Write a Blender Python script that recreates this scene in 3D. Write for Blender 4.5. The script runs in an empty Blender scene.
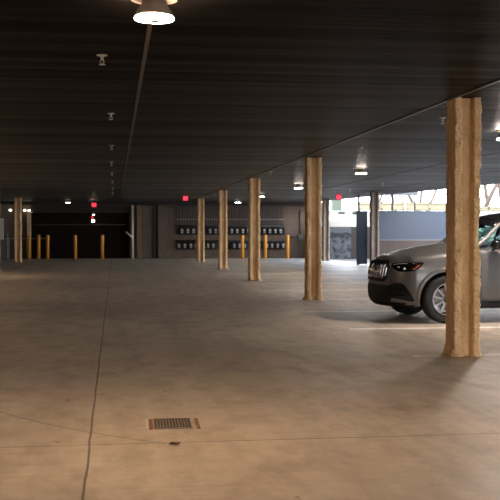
import bpy, bmesh, math, random
from mathutils import Vector, Matrix, noise
from mathutils.bvhtree import BVHTree

random.seed(7)
PI = math.pi
SC = bpy.context.scene
COL = SC.collection
CEIL = 3.05
CAM_H = 1.48

# ------------------------------------------------------------------ helpers
def prop(o, label=None, cat=None, group=None, kind=None):
    if label: o['label'] = label
    if cat: o['category'] = cat
    if group: o['group'] = group
    if kind: o['kind'] = kind
    return o

def thing(name, label, cat, loc=(0, 0, 0), rz=0.0, group=None):
    o = bpy.data.objects.new(name, None)
    o.empty_display_size = 0.1
    COL.objects.link(o)
    o.location = loc
    o.rotation_euler = (0, 0, rz)
    return prop(o, label, cat, group)

def obj(name, bm, mat, parent=None, smooth=False, loc=None):
    me = bpy.data.meshes.new(name)
    bm.normal_update()
    bm.to_mesh(me)
    bm.free()
    for m in (mat if isinstance(mat, (list, tuple)) else [mat]):
        me.materials.append(m)
    if smooth:
        for p in me.polygons:
            p.use_smooth = True
    o = bpy.data.objects.new(name, me)
    COL.objects.link(o)
    if parent: o.parent = parent
    if loc is not None: o.location = loc
    return o

def copy_tree(o, parent=None):
    c = o.copy()
    COL.objects.link(c)
    if parent: c.parent = parent
    for ch in list(o.children):
        copy_tree(ch, c)
    return c

def box(bm, x0, x1, y0, y1, z0, z1, bev=0.0):
    r = bmesh.ops.create_cube(bm, size=1.0)
    vs = r['verts']
    for v in vs:
        v.co = Vector(((x0 + x1) / 2 + v.co.x * (x1 - x0), (y0 + y1) / 2 + v.co.y * (y1 - y0), (z0 + z1) / 2 + v.co.z * (z1 - z0)))
    if bev > 0:
        es = set(e for v in vs for e in v.link_edges)
        bmesh.ops.bevel(bm, geom=list(es), offset=bev, segments=2, affect='EDGES', profile=0.6)
    return vs

def bxm(x0, x1, y0, y1, z0, z1, bev=0.0):
    bm = bmesh.new()
    box(bm, x0, x1, y0, y1, z0, z1, bev)
    return bm

def tube(bm, pts, r, seg=8, cap=True):
    pts = [Vector(p) for p in pts]
    n = len(pts)
    rs = r if isinstance(r, (list, tuple)) else [r] * n
    rings = []
    prev = None
    for i, p in enumerate(pts):
        d = (pts[min(i + 1, n - 1)] - pts[max(i - 1, 0)]).normalized()
        if prev is None:
            a = Vector((0, 0, 1)) if abs(d.z) < 0.9 else Vector((1, 0, 0))
            u = d.cross(a).normalized()
        else:
            u = (prev - d * prev.dot(d)).normalized()
        prev = u
        v = d.cross(u)
        rings.append([bm.verts.new(p + (u * math.cos(2 * PI * k / seg) + v * math.sin(2 * PI * k / seg)) * rs[i]) for k in range(seg)])
    for a, b in zip(rings, rings[1:]):
        for k in range(seg):
            bm.faces.new((a[k], a[(k + 1) % seg], b[(k + 1) % seg], b[k]))
    if cap:
        bm.faces.new(rings[0][::-1])
        bm.faces.new(rings[-1])

def lathe(bm, prof, seg=32, axis='Z', org=(0, 0, 0)):
    """prof = [(radius, height)]; closed to the axis when the radius is 0"""
    org = Vector(org)
    def P(r, h, a):
        c, s = math.cos(a) * r, math.sin(a) * r
        return org + (Vector((c, s, h)) if axis == 'Z' else Vector((c, h, s)) if axis == 'Y' else Vector((h, c, s)))
    rings = []
    for r, h in prof:
        if r < 1e-6:
            rings.append([bm.verts.new(P(0, h, 0))])
        else:
            rings.append([bm.verts.new(P(r, h, 2 * PI * k / seg)) for k in range(seg)])
    for a, b in zip(rings, rings[1:]):
        for k in range(seg):
            k2 = (k + 1) % seg
            if len(a) == 1 and len(b) == 1: continue
            if len(a) == 1: bm.faces.new((a[0], b[k], b[k2]))
            elif len(b) == 1: bm.faces.new((a[k], a[k2], b[0]))
            else: bm.faces.new((a[k], a[k2], b[k2], b[k]))
    bmesh.ops.recalc_face_normals(bm, faces=bm.faces[:])

# ------------------------------------------------------------------ materials
class NT:
    def __init__(s, name):
        s.m = bpy.data.materials.new(name)
        s.m.use_nodes = True
        s.t = s.m.node_tree
        s.b = s.t.nodes['Principled BSDF']
        s.geo = None
    def n(s, typ, **kw):
        nd = s.t.nodes.new(typ)
        for k, v in kw.items(): setattr(nd, k, v)
        return nd
    def l(s, a, b): s.t.links.new(a, b)
    def put(s, sock, v):
        if isinstance(v, bpy.types.NodeSocket): s.l(v, sock)
        else: sock.default_value = v
    def pos(s):
        if not s.geo: s.geo = s.n('ShaderNodeNewGeometry')
        return s.geo.outputs['Position']
    def objc(s): return s.n('ShaderNodeTexCoord').outputs['Object']
    def sep(s, v):
        q = s.n('ShaderNodeSeparateXYZ'); s.put(q.inputs[0], v); return q.outputs
    def math(s, op, a, b=None, c=None, clamp=False):
        q = s.n('ShaderNodeMath', operation=op); q.use_clamp = clamp
        s.put(q.inputs[0], a)
        if b is not None: s.put(q.inputs[1], b)
        if c is not None: s.put(q.inputs[2], c)
        return q.outputs[0]
    def vmul(s, v, sc):
        q = s.n('ShaderNodeVectorMath', operation='MULTIPLY'); s.put(q.inputs[0], v); q.inputs[1].default_value = sc; return q.outputs[0]
    def noise(s, v, scale, detail=3, rough=0.55):
        q = s.n('ShaderNodeTexNoise'); s.put(q.inputs['Vector'], v)
        q.inputs['Scale'].default_value = scale; q.inputs['Detail'].default_value = detail; q.inputs['Roughness'].default_value = rough
        return q.outputs[0]
    def ramp(s, f, stops):
        q = s.n('ShaderNodeValToRGB'); s.put(q.inputs[0], f)
        e = q.color_ramp.elements
        while len(e) < len(stops): e.new(0.5)
        for el, (p, c) in zip(e, stops):
            el.position = p
            el.color = (c, c, c, 1) if isinstance(c, (int, float)) else (*c, 1)
        return q.outputs[0]
    def mix(s, f, a, b, mode='MIX'):
        q = s.n('ShaderNodeMix', data_type='RGBA', blend_type=mode)
        s.put(q.inputs[0], f)
        for i, v in ((6, a), (7, b)):
            if isinstance(v, tuple): v = (*v, 1) if len(v) == 3 else v
            s.put(q.inputs[i], v)
        return q.outputs[2]
    def bump(s, h, strength, dist=0.01):
        q = s.n('ShaderNodeBump'); s.put(q.inputs['Height'], h)
        q.inputs['Strength'].default_value = strength; q.inputs['Distance'].default_value = dist
        s.l(q.outputs[0], s.b.inputs['Normal'])
    def set(s, **kw):
        for k, v in kw.items():
            k = {'color': 'Base Color', 'rough': 'Roughness', 'metal': 'Metallic', 'emit': 'Emission Color', 'power': 'Emission Strength',
                 'coat': 'Coat Weight', 'trans': 'Transmission Weight', 'spec': 'Specular IOR Level', 'coatr': 'Coat Roughness'}[k]
            if isinstance(v, tuple) and len(v) == 3: v = (*v, 1)
            s.put(s.b.inputs[k], v)
        return s.m

def plain(name, color, rough=0.5, metal=0.0, var=0.12, scale=8.0, coat=0.0, spec=0.5, bump=0.0):
    t = NT(name)
    f = t.noise(t.objc(), scale, 4)
    lo = tuple(c * (1 - var) for c in color); hi = tuple(min(1, c * (1 + var)) for c in color)
    c = t.mix(f, lo, hi)
    if bump: t.bump(t.noise(t.objc(), scale * 6, 3), bump)
    return t.set(color=c, rough=rough, metal=metal, coat=coat, spec=spec)

def emit(name, color, power, base=(0.8, 0.8, 0.8)):
    t = NT(name)
    return t.set(color=base, rough=0.4, emit=color, power=power)

def mat_floor():
    t = NT('concrete floor')
    p = t.pos(); x, y, z = t.sep(p)
    big = t.noise(t.vmul(p, (0.55, 0.30, 1)), 1.0, 4, 0.6)
    mid = t.noise(t.vmul(p, (1.6, 0.7, 1)), 1.7, 5, 0.62)
    fine = t.noise(p, 22, 5, 0.7)
    tracks = t.noise(t.vmul(p, (2.2, 0.10, 1)), 1.0, 4, 0.6)
    c = t.mix(t.ramp(big, [(0.3, 0), (0.7, 1)]), (0.51, 0.405, 0.31), (0.67, 0.55, 0.43))
    c = t.mix(t.math('MULTIPLY', t.ramp(mid, [(0.47, 0), (0.66, 1)]), 0.66), c, (0.32, 0.245, 0.18))
    c = t.mix(t.math('MULTIPLY', t.ramp(tracks, [(0.46, 0), (0.72, 1)]), 0.45), c, (0.29, 0.235, 0.185))
    c = t.mix(t.math('MULTIPLY', fine, 0.22), c, (0.36, 0.29, 0.22))
    blot = t.noise(t.vmul(p, (2.6, 1.5, 1)), 2.0, 6, 0.68)
    c = t.mix(t.math('MULTIPLY', t.ramp(blot, [(0.50, 0), (0.68, 1)]), 0.40), c, (0.31, 0.22, 0.155))
    c = t.mix(t.math('MULTIPLY', t.ramp(blot, [(0.30, 1), (0.44, 0)]), 0.35), c, (0.72, 0.61, 0.49))
    scr = t.noise(t.vmul(p, (0.5, 9.0, 1)), 1.3, 4, 0.6)
    c = t.mix(t.math('MULTIPLY', t.ramp(scr, [(0.56, 0), (0.72, 1)]), 0.30), c, (0.33, 0.25, 0.19))
    # outer strip of stalls painted darker and cooler to offset the strong skylight
    skylight_dim = t.n('ShaderNodeMapRange'); skylight_dim.inputs[1].default_value = 6.9; skylight_dim.inputs[2].default_value = 7.6
    t.put(skylight_dim.inputs[0], t.math('ADD', x, t.math('MULTIPLY', t.math('SUBTRACT', mid, 0.5), 0.8)))
    c = t.mix(t.math('MULTIPLY', skylight_dim.outputs[0], 0.78), c, (0.30, 0.305, 0.325))
    # small oil spots
    spots = t.noise(t.vmul(p, (1.3, 0.8, 1)), 4.3, 3, 0.5)
    c = t.mix(t.math('MULTIPLY', t.ramp(spots, [(0.70, 0), (0.735, 1)]), 0.6), c, (0.14, 0.10, 0.07))
    warp = t.math('MULTIPLY', t.math('SUBTRACT', t.noise(t.vmul(p, (0.6, 0.6, 0.6)), 2.2, 3), 0.5), 0.03)
    def line(co, at, w, soft=0.5):
        d = t.math('ABSOLUTE', t.math('SUBTRACT', co, at))
        q = t.n('ShaderNodeMapRange'); q.inputs[1].default_value = w * soft; q.inputs[2].default_value = w
        q.inputs[3].default_value = 1; q.inputs[4].default_value = 0
        t.put(q.inputs[0], d); return q.outputs[0]
    xw = t.math('ADD', x, warp); yw = t.math('ADD', y, t.math('MULTIPLY', warp, 0.5))
    # saw-cut joints
    j = line(xw, -0.18, 0.010)
    for at in (4.2, 8.6, -4.6):
        j = t.math('MAXIMUM', j, t.math('MULTIPLY', line(xw, at, 0.010), 0.6))
    ym = t.math('FLOORED_MODULO', t.math('SUBTRACT', yw, 6.98 - 4.6), 9.2)
    j = t.math('MAXIMUM', j, t.math('MULTIPLY', line(ym, 4.6, 0.013), t.ramp(t.noise(p, 2.5, 3), [(0.2, 0.45), (0.6, 1.0)])))
    c = t.mix(t.math('MULTIPLY', j, 0.85), c, (0.09, 0.065, 0.045))
    # a tyre arc
    dx = t.math('SUBTRACT', x, 3.6); dy = t.math('SUBTRACT', y, 11.2)
    r = t.math('SQRT', t.math('ADD', t.math('MULTIPLY', dx, dx), t.math('MULTIPLY', dy, dy)))
    arc = t.math('MULTIPLY', line(r, 5.35, 0.025), 0.38)
    arc = t.math('MULTIPLY', arc, t.math('LESS_THAN', y, 9.2))
    arc = t.math('MULTIPLY', arc, t.math('LESS_THAN', x, 0.35))
    c = t.mix(arc, c, (0.12, 0.09, 0.07))
    # worn stall lines, one every 3.27 m, from the columns to the stall ends
    yl = t.math('FLOORED_MODULO', t.math('SUBTRACT', y, 11.46 - 1.635), 3.27)
    ln = t.math('MULTIPLY', line(yl, 1.635, 0.085, 0.8), t.math('GREATER_THAN', x, 3.5))
    ln = t.math('MULTIPLY', ln, t.math('LESS_THAN', x, 9.3))
    ln = t.math('MULTIPLY', ln, t.math('GREATER_THAN', y, 10))
    ln = t.math('MULTIPLY', ln, t.ramp(t.noise(p, 6, 4), [(0.28, 0.35), (0.5, 0.92)]))
    c = t.mix(ln, c, (0.90, 0.88, 0.85))
    # crumbs of coating spread round the feet of the front column
    dx = t.math('SUBTRACT', x, 4.08); dy = t.math('SUBTRACT', y, 11.45)
    r = t.math('SQRT', t.math('ADD', t.math('MULTIPLY', dx, dx), t.math('MULTIPLY', t.math('MULTIPLY', dy, dy), 1.4)))
    cr = t.n('ShaderNodeMapRange'); cr.inputs[1].default_value = 0.25; cr.inputs[2].default_value = 0.75; cr.inputs[3].default_value = 0.75; cr.inputs[4].default_value = 0
    t.put(cr.inputs[0], t.math('ADD', r, t.math('MULTIPLY', t.math('SUBTRACT', mid, 0.5), 0.6)))
    c = t.mix(cr.outputs[0], c, (0.36, 0.24, 0.13))
    t.bump(t.math('SUBTRACT', t.math('MULTIPLY', fine, 0.3), t.math('MULTIPLY', j, 1.0)), 0.25, 0.006)
    return t.set(color=c, rough=t.ramp(big, [(0.3, 0.40), (0.7, 0.56)]), spec=0.35)

def mat_ceiling():
    t = NT('dark metal ceiling slats')
    p = t.pos(); x, y, z = t.sep(p)
    k = t.math('FLOOR', t.math('DIVIDE', y, 0.15))
    wn = t.n('ShaderNodeTexWhiteNoise', noise_dimensions='1D'); t.put(wn.inputs['W'], k)
    r1 = wn.outputs[0]
    k2 = t.math('FLOOR', t.math('DIVIDE', y, 0.62))
    wn2 = t.n('ShaderNodeTexWhiteNoise', noise_dimensions='1D'); t.put(wn2.inputs['W'], k2)
    fr = t.math('FLOORED_MODULO', y, 0.15)
    groove = t.math('LESS_THAN', fr, 0.022)
    f = t.math('ADD', t.math('MULTIPLY', r1, 0.6), t.math('MULTIPLY', wn2.outputs[0], 0.4))
    c = t.mix(f, (0.004, 0.0034, 0.0033), (0.0105, 0.0092, 0.0088))
    c = t.mix(groove, c, (0.006, 0.005, 0.005))
    wv = t.math('SINE', t.math('MULTIPLY', y, 2 * PI / 0.15))
    h = t.math('ADD', t.math('MULTIPLY', wv, 0.35), t.math('MULTIPLY', t.noise(t.vmul(p, (0.15, 6, 1)), 1.5, 3), 1.5))
    t.bump(h, 0.35, 0.012)
    rough = t.math('ADD', 0.30, t.math('MULTIPLY', r1, 0.16))
    df = t.n('ShaderNodeBsdfDiffuse'); t.l(c, df.inputs[0])
    gl = t.n('ShaderNodeBsdfGlossy'); t.l(rough, gl.inputs['Roughness']); gl.inputs[0].default_value = (1, 1, 1, 1)
    bn = [n_ for n_ in t.t.nodes if n_.type == 'BUMP'][0]
    t.l(bn.outputs[0], gl.inputs['Normal'])
    lw = t.n('ShaderNodeLayerWeight'); lw.inputs[0].default_value = 0.5
    fac = t.math('ADD', 0.009, t.math('MULTIPLY', t.math('POWER', lw.outputs[1], 11.0), t.math('ADD', 0.20, t.math('MULTIPLY', f, 0.28))))
    mx = t.n('ShaderNodeMixShader'); t.l(fac, mx.inputs[0]); t.l(df.outputs[0], mx.inputs[1]); t.l(gl.outputs[0], mx.inputs[2])
    t.l(mx.outputs[0], t.t.nodes['Material Output'].inputs[0])
    return t.m

def mat_wall(name, a, b):
    t = NT(name)
    p = t.pos()
    f = t.noise(t.vmul(p, (1, 1, 0.5)), 0.9, 5, 0.65)
    c = t.mix(t.ramp(f, [(0.3, 0), (0.7, 1)]), a, b)
    g = t.noise(p, 9, 4)
    c = t.mix(t.math('MULTIPLY', g, 0.35), c, tuple(v * 0.55 for v in a))
    x, y, z = t.sep(p)
    cs = t.math('LESS_THAN', t.math('FLOORED_MODULO', z, 0.61), 0.018)
    c = t.mix(t.math('MULTIPLY', cs, 0.5), c, tuple(v * 0.4 for v in a))
    t.bump(g, 0.2)
    return t.set(color=c, rough=0.9)

def mat_coating(name, lo, hi, top):
    t = NT(name)
    p = t.objc()
    f = t.noise(t.vmul(p, (1, 1, 0.35)), 7, 5, 0.65)
    c = t.mix(t.ramp(f, [(0.28, 0), (0.72, 1)]), lo, hi)
    g = t.noise(p, 45, 4, 0.7)
    c = t.mix(t.math('MULTIPLY', t.ramp(g, [(0.4, 0), (0.75, 1)]), 0.45), c, top)
    t.bump(g, 0.6, 0.012)
    return t.set(color=c, rough=0.95, spec=0.15)

def mat_mural():
    t = NT('stained retaining wall')
    p = t.pos(); x, y, z = t.sep(p)
    f = t.noise(t.vmul(p, (1, 1, 1)), 2.6, 6, 0.7)
    c = t.mix(t.ramp(f, [(0.44, 0), (0.56, 1)]), (0.007, 0.008, 0.011), (0.055, 0.059, 0.068))
    c = t.mix(t.ramp(z, [(0.55, 0), (0.95, 1)]) if False else t.math('GREATER_THAN', t.math('ADD', z, t.math('MULTIPLY', f, 0.8)), 1.75), c, (0.048, 0.051, 0.058))
    br = t.math('GREATER_THAN', t.math('ADD', x, t.math('MULTIPLY', f, 0.5)), 12.62)
    c = t.mix(br, c, (0.015, 0.011, 0.009))
    return t.set(color=c, rough=0.85)

M = {}
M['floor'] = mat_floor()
M['ceiling'] = mat_ceiling()
M['wall'] = mat_wall('back wall concrete', (0.105, 0.072, 0.052), (0.19, 0.135, 0.10))
M['lowwall'] = mat_wall('brown low wall', (0.062, 0.043, 0.036), (0.10, 0.075, 0.06))
M['darkwall'] = mat_wall('dark wall', (0.10, 0.085, 0.075), (0.15, 0.13, 0.115))
M['coat'] = mat_coating('tan sprayed coating', (0.54, 0.315, 0.14), (0.86, 0.60, 0.33), (0.92, 0.72, 0.46))
M['coat_dimmed'] = mat_coating('grey brown coating dimmed for skylight', (0.15, 0.115, 0.09), (0.30, 0.24, 0.195), (0.40, 0.34, 0.29))  # darker copy of the tan coating, tones down columns in direct skylight
M['mural'] = mat_mural()
M['trim_pale'] = plain('pale conduit', (0.112, 0.0945, 0.0805), 0.5)
M['trim_dark'] = plain('dark joint cover', (0.012, 0.011, 0.011), 0.45)
M['trim_grey'] = plain('grey joint cover', (0.085, 0.078, 0.075), 0.4)
M['beam'] = plain('dark brown beam', (0.0221, 0.0143, 0.0108), 0.7)
M['gate'] = plain('brown black gate', (0.011, 0.0064, 0.0047), 0.9, spec=0.1)
M['gate_rail'] = plain('gate rail', (0.06, 0.04, 0.028), 0.5)
M['orange'] = plain('orange bollard cover', (0.80, 0.33, 0.04), 0.45, var=0.08)
M['steel'] = plain('dull steel', (0.36, 0.34, 0.32), 0.45, 0.6)
M['pale_steel'] = plain('pale painted steel', (0.775, 0.6875, 0.6), 0.5)
M['pipe'] = plain('dark pipe', (0.03, 0.024, 0.021), 0.5)
M['pipe_pale'] = plain('pale pipe union', (0.42, 0.37, 0.32), 0.5)
M['meter'] = plain('meter body', (0.055, 0.052, 0.052), 0.5)
M['meter_face'] = plain('meter face', (0.45, 0.43, 0.42), 0.4)
M['cab'] = plain('grey cabinet', (0.561, 0.527, 0.51), 0.5)
M['cab_dark'] = plain('dark grey cabinet', (0.12, 0.11, 0.11), 0.5)
M['tan'] = plain('tan pilaster', (0.20, 0.13, 0.075), 0.9, var=.3, scale=2)
M['board'] = plain('dark board', (0.022, 0.018, 0.016), 0.8)
M['black'] = plain('black plastic', (0.009, 0.009, 0.010), 0.5, spec=0.2)
M['slate'] = plain('slate blue panel', (0.0333, 0.044, 0.0686), 0.5, var=0.06, scale=1.2)
M['slate_dark'] = plain('dark slate panel', (0.033, 0.042, 0.06), 0.5, var=0.08, scale=2)
M['pale_panel'] = plain('pale blue grey fascia', (0.0816, 0.0884, 0.102), 0.5)
M['post'] = plain('dark post', (0.035, 0.036, 0.042), 0.5)
M['bank'] = plain('pale gravel bank', (0.1012, 0.0906, 0.0738), 0.95, var=0.25, scale=0.8)
M['asphalt'] = plain('outside paving', (0.0748, 0.0734, 0.0728), 0.9, var=0.2, scale=1.5)
M['stone'] = plain('dark stone', (0.0272, 0.0245, 0.0224), 0.9)
M['wood'] = plain('fence wood', (0.222, 0.1925, 0.1249), 0.85, var=0.15, scale=5)
M['bark'] = plain('bare bark', (0.0983, 0.0717, 0.0554), 0.9, var=0.3)
M['green_box'] = plain('pale green paint', (0.068, 0.0867, 0.0646), 0.6)
M['leaf_green'] = plain('hedge green', (0.17, 0.21, 0.15), 0.8, var=0.4, scale=6)
M['dry_leaf'] = plain('dry leaf', (0.16, 0.055, 0.025), 0.8)
M['canopy'] = plain('lamp canopy', (0.42, 0.37, 0.32), 0.45)
M['housing'] = plain('lamp housing', (0.28, 0.24, 0.21), 0.35, 0.5)
M['sprink'] = plain('sprinkler metal', (0.55, 0.52, 0.50), 0.4, 0.3)
M['lit_bright'] = emit('lit bright diffuser', (1.0, 0.87, 0.76), 640.0)
M['lit_warm'] = emit('lit diffuser', (1.0, 0.86, 0.74), 230.0)
M['lit_near'] = emit('lit near diffuser', (1.0, 0.70, 0.44), 400.0)
M['lit_cool'] = emit('lit greenish diffuser', (0.86, 1.0, 0.84), 40.0)
M['lit_small'] = emit('lit small lamp', (1.0, 0.90, 0.68), 9.0)
M['red_face'] = emit('lit red sign face', (1.0, 0.045, 0.085), 0.85, (0.4, 0.02, 0.03))
M['red_letter'] = emit('lit red letters', (1.0, 0.06, 0.12), 2.2, (0.4, 0.02, 0.03))
M['red_lamp'] = emit('small red lamp', (1.0, 0.02, 0.03), 1.2, (0.3, 0.02, 0.02))
M['grate'] = plain('cast grate', (0.30, 0.235, 0.17), 0.55, 0.5)
M['pit'] = plain('drain pit', (0.012, 0.010, 0.009), 0.9)
M['frame_pale'] = plain('worn pale frame edge', (0.66, 0.60, 0.52), 0.7)
M['frame_rust'] = plain('rusty frame edge', (0.26, 0.125, 0.055), 0.75)

# ------------------------------------------------------------------ world + camera
w = bpy.data.worlds.new('overcast sky'); SC.world = w; w.use_nodes = True
nt = w.node_tree
bg = nt.nodes['Background']
tc = nt.nodes.new('ShaderNodeTexCoord'); sp = nt.nodes.new('ShaderNodeSeparateXYZ'); rp = nt.nodes.new('ShaderNodeValToRGB')
nt.links.new(tc.outputs['Generated'], sp.inputs[0]); nt.links.new(sp.outputs[2], rp.inputs[0]); nt.links.new(rp.outputs[0], bg.inputs[0])
rp.color_ramp.elements[0].position = 0.0; rp.color_ramp.elements[0].color = (0.92, 0.945, 1.0, 1)
rp.color_ramp.elements[1].position = 0.8; rp.color_ramp.elements[1].color = (0.80, 0.88, 1.0, 1)
bg.inputs[1].default_value = 10.0

cam = bpy.data.cameras.new('camera')
co = bpy.data.objects.new('camera', cam); COL.objects.link(co)
cam.sensor_width = 36.0; cam.lens = 72.0; cam.clip_end = 500
yaw = math.atan(0.135); pit = -math.atan(0.019)
fw = Vector((math.sin(yaw) * math.cos(pit), math.cos(yaw) * math.cos(pit), math.sin(pit)))
rt = Vector((math.cos(yaw), -math.sin(yaw), 0)); up = rt.cross(fw)
co.matrix_world = Matrix(((rt.x, up.x, -fw.x, 0), (rt.y, up.y, -fw.y, 0), (rt.z, up.z, -fw.z, CAM_H), (0, 0, 0, 1)))
cam.dof.use_dof = True; cam.dof.focus_distance = 11.0; cam.dof.aperture_fstop = 6.5
SC.camera = co
vs = SC.view_settings
vs.view_transform = 'Standard'; vs.look = 'None'; vs.gamma = 1.0; vs.use_curve_mapping = False
vs.exposure = 0.0

# ------------------------------------------------------------------ the setting
def edge_x(y): return 14.9 + (y - 5.0) * (11.0 - 14.9) / (50.5 - 5.0)

def struct(name, bm, mat):
    return prop(obj(name, bm, mat), kind='structure')

def poly_slab(pts, z0, z1):
    bm = bmesh.new()
    a = [bm.verts.new((x, y, z0)) for x, y in pts]; b = [bm.verts.new((x, y, z1)) for x, y in pts]
    bm.faces.new(a[::-1]); bm.faces.new(b)
    n = len(pts)
    for i in range(n): bm.faces.new((a[i], a[(i + 1) % n], b[(i + 1) % n], b[i]))
    bmesh.ops.recalc_face_normals(bm, faces=bm.faces[:])
    return bm

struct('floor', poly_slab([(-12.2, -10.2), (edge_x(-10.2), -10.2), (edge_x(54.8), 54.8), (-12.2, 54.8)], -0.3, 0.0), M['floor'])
struct('floor_apron', poly_slab([(edge_x(-10.2), -10.2), (16.5, -10.2), (16.5, 54.8), (edge_x(54.8), 54.8)], -0.3, -0.001), M['asphalt'])
struct('ceiling', poly_slab([(-12.2, -10.2), (edge_x(-10.2), -10.2), (edge_x(50.5), 50.5), (10.95, 54.6), (-12.2, 54.6)], CEIL, CEIL + 0.45), M['ceiling'])
struct('ground', bxm(16.5, 60, -30, 120, -0.35, -0.05), M['asphalt'])
struct('wall_left', bxm(-12.4, -12.2, -10.2, 54.6, 0, CEIL), M['darkwall'])
struct('wall_front', bxm(-12.2, 1.5, -10.4, -10.2, 0, CEIL), M['darkwall'])  # stops short: unseen opening added so daylight reaches the columns from the front
struct('ground_added_opening', bxm(-20, 16.5, -40, -10.2, -0.3, -0.002), M['asphalt'])
# back wall with the gate opening (X -4.3 .. 0.75, up to 2.49 m)
bm = bmesh.new()
box(bm, 0.78, 11.62, 54.2, 54.5, 0, CEIL)
box(bm, -12.2, -4.42, 54.2, 54.5, 0, CEIL)
struct('wall_back', bm, M['wall'])
bm = bmesh.new(); box(bm, -4.42, 0.78, 54.2, 54.58, 2.47, CEIL)
struct('trim_1', bm, M['beam'])
struct('trim_2', bxm(-12.2, 11.0, 53.75, 54.2, 2.86, CEIL), M['beam'])
struct('trim_3', bxm(1.16, 1.40, 54.02, 54.2, 0, 2.86, 0.01), M['tan'])
struct('trim_4', bxm(2.30, 2.72, 53.96, 54.2, 0, 2.86, 0.01), M['wall'])
struct('trim_5', bxm(2.06, 2.16, 54.1, 54.2, 0, 2.86, 0.0), M['pipe'])
# ceiling joint covers
struct('trim_6', bxm(0.250, 0.282, -10, 53.7, CEIL - 0.028, CEIL), M['trim_pale'])
struct('trim_7', bxm(3.925, 3.965, -10, 53.7, CEIL - 0.018, CEIL), M['trim_grey'])
struct('trim_8', bxm(7.60, 7.64, -10, 53.7, CEIL - 0.012, CEIL), M['trim_dark'])
struct('trim_9', bxm(9.9, 9.93, -10, 50, CEIL - 0.01, CEIL), M['trim_dark'])
# slim fascia along the open side
bm = bmesh.new()
n = Vector((edge_x(50.5) - edge_x(-10.2), 60.7, 0)).normalized()
q = Vector((n.y, -n.x, 0)) * 0.05
p0 = Vector((edge_x(-10.2), -10.2, 0)); p1 = Vector((edge_x(50.5), 50.5, 0))
sl = poly_slab([tuple((p0)[:2]), tuple((p0 + q)[:2]), tuple((p1 + q)[:2]), tuple((p1)[:2])], CEIL, CEIL + 0.5)
struct('trim_10', sl, M['trim_grey'])
# low walls on the open side, plus one full-height light blocker
bm = poly_slab([(15.2, -10.2), (15.5, -10.2), (15.5, 39.8), (15.2, 39.8)], 0, 1.05)
box(bm, 15.2, 15.5, -10.2, 5.0, 1.05, CEIL)  # unseen tall stretch added to keep bright sky reflections off the car
struct('wall_right', bm, M['lowwall'])
struct('wall_low', bxm(10.72, 15.5, 40.25, 40.95, 0, 1.08), M['lowwall'])
struct('wall_retaining', bxm(10.62, 40, 51.6, 52.0, 0, 1.70), M['mural'])
# bank behind the retaining wall
bm = bmesh.new()
prof = [(52.0, 0.0), (52.0, 1.66), (55.5, 2.25), (60.2, 2.74), (110, 3.2), (110, 0.0)]
xs = [10.9 + k * 3.2 for k in range(22)]
rows = []
for x in xs:
    rows.append([bm.verts.new((x, y, z + (0.05 * noise.noise((x * .5, y * .5, 0)) if 0 < i < 5 and i > 1 else 0))) for i, (y, z) in enumerate(prof)])
for a, b in zip(rows, rows[1:]):
    for k in range(len(prof)):
        bm.faces.new((a[k], a[(k + 1) % 6], b[(k + 1) % 6], b[k]))
bm.faces.new(rows[0]); bm.faces.new(rows[-1][::-1])
bmesh.ops.recalc_face_normals(bm, faces=bm.faces[:])
struct('ground_bank', bm, M['bank'])

# ------------------------------------------------------------------ coated columns
def column_bm(seed, zn=90, seg=0.02, top=CEIL):
    out = [(-.16, -.16), (-.075, -.16), (-.07, -.05), (.07, -.05), (.075, -.16), (.16, -.16), (.16, .16), (.075, .16), (.07, .05), (-.07, .05), (-.075, .16), (-.16, .16)]
    pts = []
    for i, a in enumerate(out):
        b = out[(i + 1) % 12]
        a = Vector((*a, 0)); b = Vector((*b, 0))
        k = max(2, int((b - a).length / seg))
        pts += [a.lerp(b, j / k) for j in range(k)]
    n = len(pts)
    for _ in range(2):
        pts = [(pts[i - 1] + pts[i] * 2 + pts[(i + 1) % n]) / 4 for i in range(n)]
    nor = []
    for i in range(n):
        d = (pts[(i + 1) % n] - pts[i - 1]).normalized()
        nor.append(Vector((d.y, -d.x, 0)))
    bm = bmesh.new()
    rings = []
    off = seed * 17.3
    for j in range(zn + 1):
        z = top * j / zn
        ring = []
        flare = max(0, 1 - z / 0.13) ** 1.5
        for i in range(n):
            p = pts[i]
            q = Vector((p.x, p.y, z))
            tip = min(1, max(0, (abs(p.y) - 0.06) / 0.1))
            d = 0.012 * noise.noise(q * 9 + Vector((off, 0, 0))) * (0.5 + tip)
            d += 0.010 * noise.noise(q * 28 + Vector((0, off, 0))) * (0.35 + tip)
            d += 0.007 * noise.noise(q * 70 + Vector((0, off, 5))) * (0.3 + tip)
            d += flare * (0.032 + 0.05 * noise.noise(q * 13 + Vector((off, 3, 0))))
            # a gouge in the right flange
            g = max(0, 1 - abs(z - (1.15 + seed * 0.31)) / 0.22) * max(0, 1 - (Vector((p.x - .15, p.y + .13, 0)).length / .05))
            d -= 0.035 * min(1, g * 3)
            ring.append(bm.verts.new(q + nor[i] * d))
        rings.append(ring)
    for a, b in zip(rings, rings[1:]):
        for i in range(n):
            bm.faces.new((a[i], a[(i + 1) % n], b[(i + 1) % n], b[i]))
    bm.faces.new(rings[0][::-1]); bm.faces.new(rings[-1])
    bmesh.ops.recalc_face_normals(bm, faces=bm.faces[:])
    return bm

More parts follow.
